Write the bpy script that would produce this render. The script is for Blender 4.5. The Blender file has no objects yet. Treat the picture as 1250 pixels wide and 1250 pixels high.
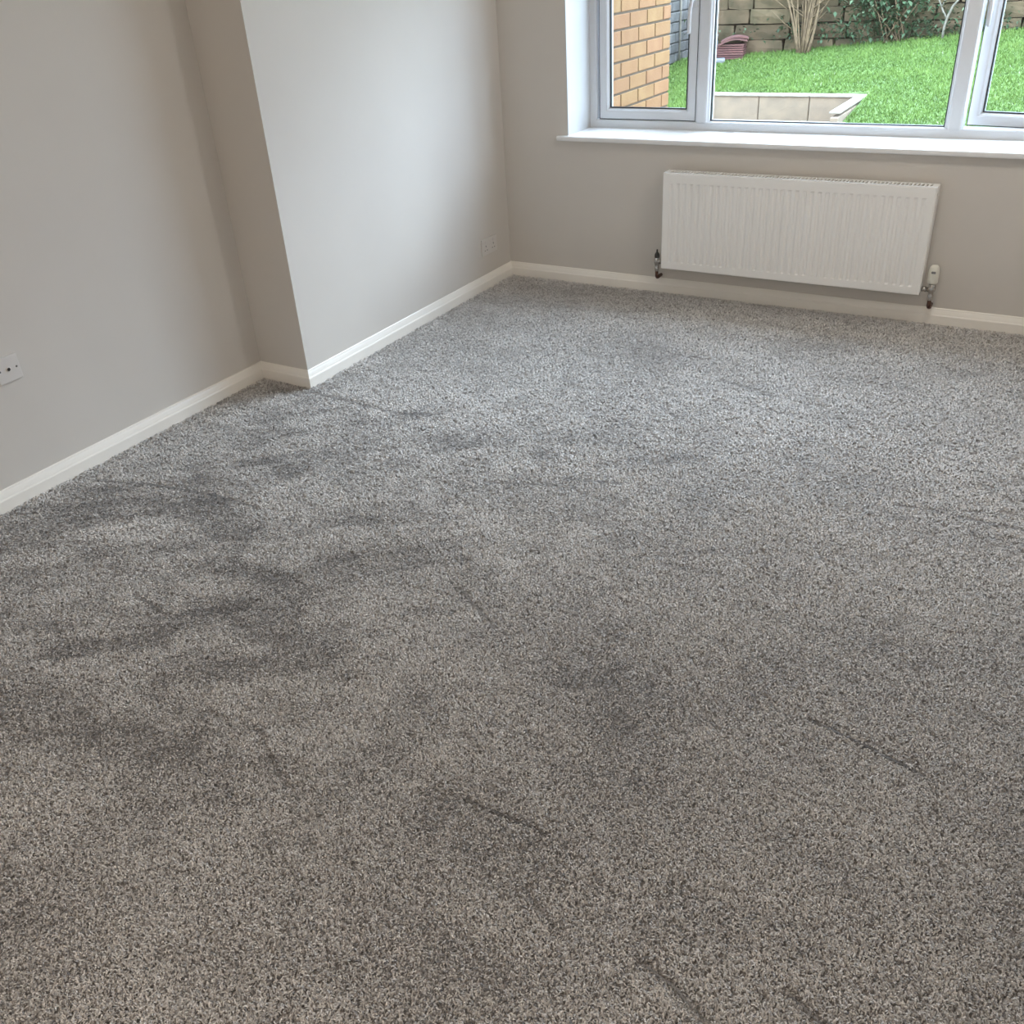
import bpy, bmesh, math, random
import numpy as np
from mathutils import Matrix, Vector

scene = bpy.context.scene
C = bpy.data.collections.new("scene_objects")
scene.collection.children.link(C)
random.seed(7)
rng = np.random.default_rng(11)

# ------------------------------------------------------------------ camera
def make_camera():
    yaw, pitch, roll, f = -0.5656, 0.5413, -0.0663, 1126.72
    fwd = Vector((math.sin(yaw) * math.cos(pitch), math.cos(yaw) * math.cos(pitch), -math.sin(pitch)))
    right = Vector((math.cos(yaw), -math.sin(yaw), 0))
    up = right.cross(fwd)
    r = math.cos(roll) * right + math.sin(roll) * up
    u = -math.sin(roll) * right + math.cos(roll) * up
    cam = bpy.data.cameras.new("camera")
    cam.sensor_width = 36.0
    cam.lens = f / 1250 * 36.0
    cam.clip_start = 0.05
    o = bpy.data.objects.new("camera", cam)
    M = Matrix((r, u, -fwd)).transposed().to_4x4()
    M.translation = (2.6758, -4.3755, 1.5315)
    o.matrix_world = M
    C.objects.link(o)
    scene.camera = o
make_camera()

# ------------------------------------------------------------------ world, exposure
SKY = 12.2
def make_world():
    w = bpy.data.worlds.new("overcast_sky")
    scene.world = w
    w.use_nodes = True
    nt = w.node_tree
    nt.nodes.clear()
    out = nt.nodes.new("ShaderNodeOutputWorld")
    bg = nt.nodes.new("ShaderNodeBackground")
    tc = nt.nodes.new("ShaderNodeTexCoord")
    sp = nt.nodes.new("ShaderNodeSeparateXYZ")
    ramp = nt.nodes.new("ShaderNodeValToRGB")
    nt.links.new(tc.outputs["Generated"], sp.inputs[0])
    nt.links.new(sp.outputs["Z"], ramp.inputs[0])
    e = ramp.color_ramp.elements
    e[0].position = 0.0; e[0].color = (0.51, 0.63, 0.80, 1)
    e[1].position = 0.9; e[1].color = (0.63, 0.785, 1.0, 1)
    nt.links.new(ramp.outputs[0], bg.inputs["Color"])
    bg.inputs["Strength"].default_value = SKY
    nt.links.new(bg.outputs[0], out.inputs["Surface"])
make_world()
# low sun veiled by thin cloud, shining in through the window from the right
def make_sun():
    l = bpy.data.lights.new("veiled_sun", 'SUN')
    l.energy = 3.0
    l.angle = math.radians(24)
    l.color = (0.74, 0.86, 1.0)
    o = bpy.data.objects.new("veiled_sun", l)
    el = math.radians(30)
    d = Vector((0.42*math.cos(el), 0.907*math.cos(el), math.sin(el)))
    o.rotation_euler = d.to_track_quat('Z', 'Y').to_euler()
    o.location = d * 12
    C.objects.link(o)
make_sun()
vs = scene.view_settings
vs.view_transform = 'Standard'
vs.look = 'None'
vs.exposure = 0.15
vs.gamma = 1.0
vs.use_curve_mapping = False
cy = scene.cycles
cy.max_bounces = 12
cy.diffuse_bounces = 8
cy.transparent_max_bounces = 16
cy.sample_clamp_indirect = 8.0

def portal(name, loc, rot, sx, sy):
    l = bpy.data.lights.new(name, 'AREA')
    l.shape = 'RECTANGLE'; l.size = sx; l.size_y = sy
    l.cycles.is_portal = True
    o = bpy.data.objects.new(name, l)
    o.location = loc; o.rotation_euler = rot
    C.objects.link(o)

# ------------------------------------------------------------------ helpers
W = {}
def tag(o, label=None, cat=None, group=None, kind=None):
    if label: o["label"] = label
    if cat: o["category"] = cat
    if group: o["group"] = group
    if kind: o["kind"] = kind
    return o

def put(name, me, parent=None, mat=None, loc=(0, 0, 0)):
    o = bpy.data.objects.new(name, me)
    C.objects.link(o)
    o.location = loc
    W[o] = Matrix.Translation(loc)
    if mat is not None and me is not None and not me.materials:
        me.materials.append(mat)
    if parent is not None:
        o.parent = parent
        o.matrix_parent_inverse = W[parent].inverted()
    return o

def empty(name, loc):
    o = bpy.data.objects.new(name, None)
    o.empty_display_size = 0.05
    C.objects.link(o)
    o.location = loc
    W[o] = Matrix.Translation(loc)
    return o

def mesh(name, verts, faces, smooth=False):
    me = bpy.data.meshes.new(name)
    me.from_pydata([tuple(v) for v in verts], [], faces)
    bm = bmesh.new(); bm.from_mesh(me)
    bmesh.ops.recalc_face_normals(bm, faces=bm.faces)
    bm.to_mesh(me); bm.free()
    if smooth:
        me.polygons.foreach_set("use_smooth", [True] * len(me.polygons))
    me.update()
    return me

def box(name, x0, x1, y0, y1, z0, z1, bevel=0.0, seg=1):
    bm = bmesh.new()
    vs_ = [bm.verts.new(p) for p in ((x0,y0,z0),(x1,y0,z0),(x1,y1,z0),(x0,y1,z0),(x0,y0,z1),(x1,y0,z1),(x1,y1,z1),(x0,y1,z1))]
    for f in ((3,2,1,0),(4,5,6,7),(0,1,5,4),(1,2,6,5),(2,3,7,6),(3,0,4,7)):
        bm.faces.new([vs_[i] for i in f])
    if bevel:
        bmesh.ops.bevel(bm, geom=list(bm.edges), offset=bevel, segments=seg, affect='EDGES', profile=0.6)
    me = bpy.data.meshes.new(name)
    bm.to_mesh(me); bm.free()
    return me

def cells(name, us, ws, skip, d0, d1, fn):
    """a slab of grid cells with some cells left out; fn(u, w, d) gives the point"""
    idx = {}; V = []; F = []
    def v(i, j, k):
        if (i, j, k) not in idx:
            idx[(i, j, k)] = len(V); V.append(fn(us[i], ws[j], (d0, d1)[k]))
        return idx[(i, j, k)]
    nu, nw = len(us) - 1, len(ws) - 1
    full = lambda i, j: 0 <= i < nu and 0 <= j < nw and not skip(i, j)
    for i in range(nu):
        for j in range(nw):
            if not full(i, j): continue
            F.append([v(i,j,0), v(i+1,j,0), v(i+1,j+1,0), v(i,j+1,0)])
            F.append([v(i,j,1), v(i,j+1,1), v(i+1,j+1,1), v(i+1,j,1)])
            if not full(i-1,j): F.append([v(i,j,0), v(i,j+1,0), v(i,j+1,1), v(i,j,1)])
            if not full(i+1,j): F.append([v(i+1,j,0), v(i+1,j,1), v(i+1,j+1,1), v(i+1,j+1,0)])
            if not full(i,j-1): F.append([v(i,j,0), v(i,j,1), v(i+1,j,1), v(i+1,j,0)])
            if not full(i,j+1): F.append([v(i,j+1,0), v(i+1,j+1,0), v(i+1,j+1,1), v(i,j+1,1)])
    return mesh(name, V, F)

def rect_frame(name, x0, x1, z0, z1, prof):
    """mitred rectangular frame; prof = closed list of (inset, y)"""
    V = []; F = []; n = len(prof)
    for (a, y) in prof:
        V += [(x0+a, y, z0+a), (x1-a, y, z0+a), (x1-a, y, z1-a), (x0+a, y, z1-a)]
    for i in range(n):
        j = (i + 1) % n
        for k in range(4):
            l = (k + 1) % 4
            F.append([i*4+k, i*4+l, j*4+l, j*4+k])
    return mesh(name, V, F)

def lathe(name, prof, n=20, at=(0, 0, 0), axis='z', smooth=True):
    V = []; F = []
    for (r, h) in prof:
        for k in range(n):
            a = 2 * math.pi * k / n
            p = (r*math.cos(a), r*math.sin(a), h)
            if axis == 'x': p = (p[2], p[0], p[1])
            if axis == 'y': p = (p[0], p[2], p[1])
            V.append((p[0]+at[0], p[1]+at[1], p[2]+at[2]))
    for i in range(len(prof) - 1):
        for k in range(n):
            l = (k+1) % n
            F.append([i*n+k, i*n+l, (i+1)*n+l, (i+1)*n+k])
    F.append(list(range(n))[::-1]); F.append([(len(prof)-1)*n+k for k in range(n)])
    me = mesh(name, V, F)
    if smooth:
        for p in me.polygons:
            if len(p.vertices) == 4: p.use_smooth = True
    return me

def tube(name, paths, n=8, me_out=True):
    """paths: list of lists of (x,y,z,r)"""
    V = []; F = []
    for P in paths:
        base = len(V)
        pts = [Vector(p[:3]) for p in P]
        prev = None
        for i, p in enumerate(pts):
            d = (pts[min(i+1, len(pts)-1)] - pts[max(i-1, 0)]).normalized()
            if prev is None:
                a = d.orthogonal().normalized()
            else:
                a = (prev - d * prev.dot(d)).normalized()
            prev = a
            b = d.cross(a)
            for k in range(n):
                t = 2*math.pi*k/n
                V.append(p + (a*math.cos(t) + b*math.sin(t)) * P[i][3])
        for i in range(len(P)-1):
            for k in range(n):
                l = (k+1) % n
                F.append([base+i*n+k, base+i*n+l, base+(i+1)*n+l, base+(i+1)*n+k])
        F.append([base+k for k in range(n)][::-1]); F.append([base+(len(P)-1)*n+k for k in range(n)])
    return mesh(name, V, F, smooth=True)

# ------------------------------------------------------------------ materials
def mat(name, color, rough=0.6, var=0.0, scale=8.0, color2=None, bump=0.0, bscale=60.0, metallic=0.0, rand=0.0, coat=0.0, detail=4.0, sheen=0.0, spec=0.5):
    m = bpy.data.materials.new(name)
    m.use_nodes = True
    nt = m.node_tree; N = nt.nodes; Lk = nt.links
    b = N["Principled BSDF"]
    b.inputs["Roughness"].default_value = rough
    b.inputs["Metallic"].default_value = metallic
    b.inputs["Specular IOR Level"].default_value = spec
    if coat: b.inputs["Coat Weight"].default_value = coat
    if sheen: b.inputs["Sheen Weight"].default_value = sheen; b.inputs["Sheen Roughness"].default_value = 0.5
    geo = N.new("ShaderNodeNewGeometry")
    no = N.new("ShaderNodeTexNoise")
    no.inputs["Scale"].default_value = scale; no.inputs["Detail"].default_value = detail
    Lk.new(geo.outputs["Position"], no.inputs["Vector"])
    mix = N.new("ShaderNodeMix"); mix.data_type = 'RGBA'
    c2 = color2 if color2 else tuple(c * (1 - var) for c in color)
    mix.inputs[6].default_value = (*color, 1); mix.inputs[7].default_value = (*c2, 1)
    mr = N.new("ShaderNodeMapRange")
    mr.inputs[1].default_value = 0.35; mr.inputs[2].default_value = 0.65
    Lk.new(no.outputs["Fac"], mr.inputs[0])
    Lk.new(mr.outputs[0], mix.inputs[0])
    last = mix.outputs[2]
    if rand:
        oi = N.new("ShaderNodeObjectInfo")
        r2 = N.new("ShaderNodeMapRange")
        r2.inputs[3].default_value = 1 - rand; r2.inputs[4].default_value = 1 + rand
        Lk.new(oi.outputs["Random"], r2.inputs[0])
        hs = N.new("ShaderNodeHueSaturation")
        Lk.new(r2.outputs[0], hs.inputs["Value"])
        r3 = N.new("ShaderNodeMath"); r3.operation = 'MULTIPLY_ADD'
        fr = N.new("ShaderNodeMath"); fr.operation = 'FRACT'
        m7 = N.new("ShaderNodeMath"); m7.operation = 'MULTIPLY'; m7.inputs[1].default_value = 17.3
        Lk.new(oi.outputs["Random"], m7.inputs[0]); Lk.new(m7.outputs[0], fr.inputs[0])
        Lk.new(fr.outputs[0], r3.inputs[0]); r3.inputs[1].default_value = 0.014; r3.inputs[2].default_value = 0.493
        Lk.new(r3.outputs[0], hs.inputs["Hue"])
        Lk.new(last, hs.inputs["Color"]); last = hs.outputs[0]
    Lk.new(last, b.inputs["Base Color"])
    if bump:
        n2 = N.new("ShaderNodeTexNoise"); n2.inputs["Scale"].default_value = bscale; n2.inputs["Detail"].default_value = 3
        Lk.new(geo.outputs["Position"], n2.inputs["Vector"])
        bp_ = N.new("ShaderNodeBump"); bp_.inputs["Strength"].default_value = bump; bp_.inputs["Distance"].default_value = 0.004
        Lk.new(n2.outputs["Fac"], bp_.inputs["Height"])
        Lk.new(bp_.outputs[0], b.inputs["Normal"])
    return m

def glass_mat():
    m = bpy.data.materials.new("window_glass")
    m.use_nodes = True
    nt = m.node_tree; nt.nodes.clear()
    out = nt.nodes.new("ShaderNodeOutputMaterial")
    tr = nt.nodes.new("ShaderNodeBsdfTransparent"); tr.inputs[0].default_value = (0.975, 0.99, 0.985, 1)
    gl = nt.nodes.new("ShaderNodeBsdfGlossy"); gl.inputs["Roughness"].default_value = 0.0
    # Schlick reflectance, the same from both faces of the pane
    lw_ = nt.nodes.new("ShaderNodeLayerWeight"); lw_.inputs[0].default_value = 0.5
    pw = nt.nodes.new("ShaderNodeMath"); pw.operation = 'POWER'; pw.inputs[1].default_value = 5.0
    fr = nt.nodes.new("ShaderNodeMath"); fr.operation = 'MULTIPLY_ADD'; fr.inputs[1].default_value = 0.96; fr.inputs[2].default_value = 0.035
    nt.links.new(lw_.outputs["Facing"], pw.inputs[0]); nt.links.new(pw.outputs[0], fr.inputs[0])
    mx = nt.nodes.new("ShaderNodeMixShader")
    nt.links.new(fr.outputs[0], mx.inputs[0]); nt.links.new(tr.outputs[0], mx.inputs[1]); nt.links.new(gl.outputs[0], mx.inputs[2])
    nt.links.new(mx.outputs[0], out.inputs[0])
    return m

M = dict(
    wall=mat("grey_wall_paint", (0.67, 0.63, 0.58), 0.75, var=0.03, scale=2.0, bump=0.05, bscale=220, spec=0.3),
    ceil=mat("white_ceiling_paint", (0.80, 0.79, 0.77), 0.8, var=0.02, spec=0.2),
    skirt=mat("cream_gloss_paint", (0.93, 0.89, 0.82), 0.32, var=0.03, scale=5, spec=0.5),
    reveal=mat("white_paint", (0.58, 0.58, 0.58), 0.5, var=0.02),
    sill=mat("white_sill_gloss", (0.86, 0.86, 0.85), 0.25, var=0.02),
    upvc=mat("white_upvc", (0.64, 0.65, 0.665), 0.28, var=0.01),
    gasket=mat("black_rubber_gasket", (0.012, 0.014, 0.016), 0.5),
    glass=glass_mat(),
    rad=mat("white_radiator_enamel", (0.92, 0.905, 0.87), 0.35, var=0.01),
    radin=mat("radiator_convector_steel", (0.22, 0.215, 0.205), 0.5),
    chrome=mat("chrome_valve", (0.55, 0.53, 0.50), 0.25, metallic=1.0),
    copper=mat("dull_copper_pipe", (0.16, 0.085, 0.065), 0.45, metallic=0.6, var=0.4, scale=60),
    darkcap=mat("dark_plastic_cap", (0.05, 0.045, 0.04), 0.5),
    trv=mat("cream_plastic", (0.80, 0.78, 0.69), 0.4),
    plate=mat("white_plastic_plate", (0.70, 0.665, 0.63), 0.35),
    hole=mat("black_hole", (0.01, 0.009, 0.008), 0.6),
    screw=mat("steel_screw", (0.18, 0.17, 0.16), 0.4, metallic=0.8),
    brick=mat("buff_brick", (0.225, 0.128, 0.057), 0.9, color2=(0.20, 0.106, 0.047), scale=14, bump=0.5, bscale=90, rand=0.05, spec=0.2),
    mortar=mat("grey_mortar", (0.10, 0.075, 0.052), 0.95, var=0.2, scale=30, spec=0.1),
    block=mat("dark_grey_block", (0.135, 0.13, 0.122), 0.9, color2=(0.08, 0.078, 0.073), scale=12, bump=0.5, bscale=50, rand=0.2, spec=0.2),
    blockmortar=mat("dark_joint", (0.05, 0.049, 0.046), 0.95),
    stone=mat("weathered_garden_stone", (0.125, 0.088, 0.052), 0.95, color2=(0.06, 0.050, 0.028), scale=7, bump=0.8, bscale=26, rand=0.18, spec=0.15),
    stonemortar=mat("earth_joint", (0.07, 0.056, 0.036), 1.0, var=0.3, scale=20),
    slab=mat("pale_concrete_block", (0.24, 0.182, 0.125), 0.9, color2=(0.19, 0.147, 0.105), scale=9, bump=0.3, bscale=60, rand=0.05),
    coping=mat("whitewashed_coping", (0.28, 0.25, 0.20), 0.85, color2=(0.21, 0.185, 0.145), scale=20, rand=0.05),
    soil=mat("lawn_soil", (0.09, 0.15, 0.035), 1.0, color2=(0.06, 0.105, 0.025), scale=5),
    patio=mat("patio_paving", (0.22, 0.20, 0.18), 0.9, var=0.2, scale=4),
    tile=mat("red_clay_tile", (0.16, 0.065, 0.055), 0.8, color2=(0.115, 0.05, 0.045), scale=16, bump=0.3, rand=0.2),
    slate=mat("grey_slate", (0.20, 0.20, 0.21), 0.7, var=0.4, scale=18, rand=0.3),
    bark=mat("dry_brown_bark", (0.17, 0.115, 0.06), 0.95, color2=(0.095, 0.062, 0.034), scale=30, bump=0.5, bscale=80),
    palebark=mat("pale_grey_bark", (0.20, 0.18, 0.14), 0.9, var=0.3, scale=30),
    render=mat("house_outer_render", (0.45, 0.42, 0.38), 0.95, var=0.1),
    lamp=mat("opal_lamp_glass", (0.8, 0.8, 0.78), 0.4),
)

def attr_mat(name, ramp, rough=0.9, sheen=0.0, spec=0.15):
    m = bpy.data.materials.new(name); m.use_nodes = True
    nt = m.node_tree; N = nt.nodes; Lk = nt.links
    b = N["Principled BSDF"]
    b.inputs["Roughness"].default_value = rough
    b.inputs["Specular IOR Level"].default_value = spec
    if sheen:
        b.inputs["Sheen Weight"].default_value = sheen; b.inputs["Sheen Roughness"].default_value = 0.35
    at = N.new("ShaderNodeAttribute"); at.attribute_name = "tone"
    cr = N.new("ShaderNodeValToRGB")
    el = cr.color_ramp.elements
    el[0].position = ramp[0][0]; el[0].color = (*ramp[0][1], 1)
    el[1].position = ramp[-1][0]; el[1].color = (*ramp[-1][1], 1)
    for p, c in ramp[1:-1]:
        e = el.new(p); e.color = (*c, 1)
    Lk.new(at.outputs["Fac"], cr.inputs[0])
    Lk.new(cr.outputs[0], b.inputs["Base Color"])
    return m
M["pile"] = attr_mat("grey_carpet_yarn", [(0.0, (0.08, 0.075, 0.07)), (0.10, (0.20, 0.187, 0.177)), (0.35, (0.47, 0.445, 0.422)), (0.7, (0.74, 0.71, 0.68)), (1.0, (0.96, 0.93, 0.90))], sheen=1.0, spec=0.5, rough=0.5)
M["backing"] = mat("carpet_backing", (0.48, 0.45, 0.425), 1.0, color2=(0.32, 0.30, 0.28), scale=330, detail=2, bump=0.3, bscale=330)
M["grass"] = attr_mat("grass_blades", [(0.0, (0.055, 0.10, 0.02)), (0.5, (0.105, 0.172, 0.038)), (0.9, (0.165, 0.24, 0.06)), (1.0, (0.35, 0.38, 0.25))], rough=0.7)
M["leaf"] = attr_mat("evergreen_leaves", [(0.0, (0.02, 0.04, 0.018)), (0.5, (0.05, 0.085, 0.04)), (1.0, (0.16, 0.22, 0.13))], rough=0.45)

def ribbons(name, V, F, tone, material, smooth=True):
    """V (n,3) float, F (m,k) int, tone (n,)"""
    me = bpy.data.meshes.new(name)
    n, (m_, k) = len(V), F.shape
    me.vertices.add(n); me.vertices.foreach_set("co", np.ascontiguousarray(V, dtype=np.float32).ravel())
    me.loops.add(m_ * k); me.loops.foreach_set("vertex_index", np.ascontiguousarray(F, dtype=np.int32).ravel())
    me.polygons.add(m_)
    me.polygons.foreach_set("loop_start", np.arange(0, m_ * k, k, dtype=np.int32))
    if smooth: me.polygons.foreach_set("use_smooth", np.ones(m_, dtype=bool))
    a = me.attributes.new("tone", 'FLOAT', 'POINT')
    a.data.foreach_set("value", np.clip(tone, 0, 1).astype(np.float32))
    me.update(calc_edges=True)
    me.materials.append(material)
    return me

# ------------------------------------------------------------------ room shell
HB, BT = 0.0784, 0.018
AY, AX = -1.699, -0.272          # alcove: corner of the breast, depth of the recess
XR, YF, ZC = 3.10, -5.60, 2.38
WX0, WX1, WZ0, WZ1 = 0.376, 2.727, 0.7235, 1.96
SZ = 0.7455

floor = put("floor", box("floor", AX-0.15, XR+0.15, YF-0.15, 0.31, -0.12, 0.0), mat=M["backing"])
tag(floor, "carpeted floor of the empty room", kind="structure")
tag(put("ceiling", box("ceiling", AX-0.15, XR+0.15, YF-0.15, 0.31, ZC, ZC+0.12), mat=M["ceil"]), "white ceiling of the room", kind="structure")
tag(put("wall_left", box("wall_left", AX-0.15, AX, YF, AY, 0, ZC), mat=M["wall"]), "grey painted alcove wall at the left", kind="structure")
tag(put("wall_breast", box("wall_breast", AX-0.15, 0, AY, 0, 0, ZC, bevel=0.0), mat=M["wall"]), "grey painted wall projecting beside the alcove", kind="structure")
tag(put("wall_right", box("wall_right", XR, XR+0.15, YF, 0, 0, ZC), mat=M["wall"]), "grey painted wall at the right, out of view", kind="structure")
xs = [AX-0.15, WX0, WX1, XR+0.15]; zs = [0, WZ0, WZ1, ZC]
wb = put("wall_back", cells("wall_back", xs, zs, lambda i, j: i == 1 and j == 1, 0.0, 0.31, lambda u, w, d: (u, d, w)), mat=M["wall"])
tag(wb, "grey painted wall with the window above the radiator", kind="structure")
tag(put("wall_front", box("wall_front", AX-0.15, XR+0.15, YF-0.15, YF, 0, ZC), mat=M["wall"]), "grey painted wall behind the viewer", kind="structure")
# white lining of the window reveal
V = []
for nm, b_ in (("reveal_lining", (WX0-0.001, WX0+0.004, 0.0005, 0.25, SZ, WZ1)), ("reveal_lining", (WX1-0.004, WX1+0.001, 0.0005, 0.25, SZ, WZ1)), ("reveal_lining", (WX0, WX1, 0.0005, 0.25, WZ1-0.004, WZ1+0.001))):
    put(nm, box(nm, *b_), parent=wb, mat=M["reveal"])
portal("window_light_portal", (0.5*(WX0+WX1), 0.33, 0.5*(WZ0+WZ1)), (math.radians(-90), 0, 0), WX1-WX0, WZ1-WZ0)

# skirting boards with mitred ends
PROF = [(0.0, 0.0), (BT, 0.0), (BT, 0.046), (BT-0.002, 0.050), (BT-0.004, 0.0515), (BT-0.0055, 0.057), (BT-0.009, 0.066), (BT-0.012, 0.072), (BT-0.013, HB-0.002), (BT-0.015, HB), (0.0, HB)]
def skirting(name, label, p0, p1, t, n, m0, m1):
    V = []; F = []; k = len(PROF)
    for P, m_ in ((p0, m0), (p1, m1)):
        for d, z in PROF:
            V.append((P[0] + n[0]*d + t[0]*m_*d, P[1] + n[1]*d + t[1]*m_*d, z))
    for i in range(k):
        j = (i+1) % k
        F.append([i, j, k+j, k+i])
    F.append(list(range(k))); F.append(list(range(k, 2*k))[::-1])
    o = put(name, mesh(name, V, F), mat=M["skirt"])
    tag(o, label, kind="structure")
skirting("baseboard_left", "cream skirting along the alcove wall", (AX, YF), (AX, AY), (0, 1), (1, 0), 1, -1)
skirting("baseboard_return", "short cream skirting on the return of the projecting wall", (AX, AY), (0, AY), (1, 0), (0, -1), 1, 1)
skirting("baseboard_breast", "cream skirting along the projecting wall", (0, AY), (0, 0), (0, 1), (1, 0), -1, -1)
skirting("baseboard_back", "cream skirting under the radiator and window", (0, 0), (XR, 0), (1, 0), (0, -1), 1, -1)

# ------------------------------------------------------------------ carpet pile
LINES = [
(0.0035, 0.9, [(2.405, -2.734), (2.533, -2.761), (2.648, -2.79)]),
(0.003, 0.55, [(2.425, -2.718), (2.639, -2.768)]),
(0.003, 0.85, [(1.824, -3.294), (1.929, -3.293), (2.023, -3.295)]),
(0.004, 0.5, [(1.278, -3.343), (1.384, -3.41), (1.458, -3.444)]),
(0.006, 0.6, [(2.295, -3.457), (2.363, -3.472), (2.436, -3.505)]),
(0.006, 0.6, [(2.544, -3.391), (2.603, -3.421)]),
(0.005, 0.8, [(-0.157, -2.679), (0.075, -2.611), (0.316, -2.569), (0.53, -2.572)]),
(0.004, 0.7, [(2.384, -1.684), (2.561, -1.687), (2.738, -1.685)]),
(0.004, 0.5, [(2.399, -1.699), (2.73, -1.597)]),
(0.006, 0.6, [(1.562, -0.968), (1.807, -1.055)]),
(0.006, 0.5, [(1.444, -1.303), (1.558, -1.389)]),
(0.004, 0.6, [(1.389, -2.659), (1.577, -2.765)]),
(0.005, 0.7, [(0.552, -3.102), (0.716, -3.125)]),
(0.004, 0.5, [(1.114, -3.35), (1.198, -3.36)]),
(0.006, 0.6, [(0.045, -1.748), (0.495, -1.773), (0.691, -1.712)]),
(0.004, 0.6, [(1.125, -2.103), (1.364, -2.018)]),
(0.004, 0.6, [(1.368, -1.967), (1.546, -1.922)]),
(0.005, 0.5, [(2.042, -3.422), (2.142, -3.476)]),
(0.004, 0.45, [(1.775, -2.304), (1.986, -2.164)]),
(0.004, 0.45, [(1.84, -2.305), (2.038, -2.277)]),

]
PATCHES = [

(0.1, 0.8, [(-0.092, -3.106), (-0.055, -2.95), (0.099, -2.774), (0.28, -2.647), (0.554, -2.691)]),
(0.035, 0.7, [(0.226, -2.383), (0.317, -2.286), (0.409, -2.202)]),
(0.04, 0.7, [(0.869, -2.515), (0.93, -2.464)]),
(0.05, 0.6, [(0.618, -2.893), (0.818, -2.854), (0.903, -2.859)]),
(0.05, 0.6, [(0.793, -3.12), (0.885, -2.991)]),
(0.05, 0.8, [(0.594, -3.357), (0.707, -3.274), (0.777, -3.208)]),
(0.03, 0.6, [(0.246, -3.224), (0.335, -3.163)]),
(0.05, 0.5, [(1.454, -1.825), (1.687, -1.654)]),
(0.04, 0.45, [(1.083, -2.291), (1.104, -2.174)]),
(0.05, 0.4, [(1.18, -2.139), (1.379, -1.987)]),
(0.03, 0.4, [(0.569, -2.261), (0.603, -2.212)]),
(0.14, 0.35, [(1.848, -2.749), (2.065, -2.84), (2.207, -2.672)]),
(0.12, 0.45, [(1.826, -3.323), (1.989, -3.331)]),
(0.1, 0.3, [(2.041, -2.972), (2.255, -3.024)]),
(0.05, 0.35, [(0.615, -2.716), (0.685, -2.602)]),
(0.06, 0.35, [(0.382, -3.007), (0.604, -3.041)]),
(0.09, 0.35, [(0.672, -3.548), (0.886, -3.565)]),
(0.05, 0.4, [(0.444, -1.917), (0.717, -1.634)]),
(0.07, 0.3, [(2.312, -3.347), (2.509, -3.297)]),
(0.06, -0.5, [(0.168, -2.928), (0.324, -2.828)]),
(0.08, -0.4, [(0.903, -3.222), (1.054, -3.071)]),
(0.12, -0.35, [(0.926, -2.257), (1.475, -2.433), (1.566, -2.291)]),
(0.1, -0.3, [(1.141, -2.866), (1.453, -2.754)]),

]
def seg_dist(x, y, pts):
    d = np.full(x.shape, 9.0)
    for (ax, ay), (bx, by) in zip(pts[:-1], pts[1:]):
        vx, vy = bx-ax, by-ay
        t = np.clip(((x-ax)*vx + (y-ay)*vy) / (vx*vx+vy*vy+1e-12), 0, 1)
        d = np.minimum(d, np.hypot(x-ax-t*vx, y-ay-t*vy))
    return d
def vnoise(x, y, scale, seed):
    g = np.random.default_rng(seed).random((256, 256))
    u, v = x*scale + 100.3, y*scale + 77.7
    i, j = np.floor(u).astype(int), np.floor(v).astype(int)
    a, b = u-i, v-j
    a = a*a*(3-2*a); b = b*b*(3-2*b)
    G = lambda p, q: g[p % 256, q % 256]
    return (G(i,j)*(1-a)+G(i+1,j)*a)*(1-b) + (G(i,j+1)*(1-a)+G(i+1,j+1)*a)*b

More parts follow.
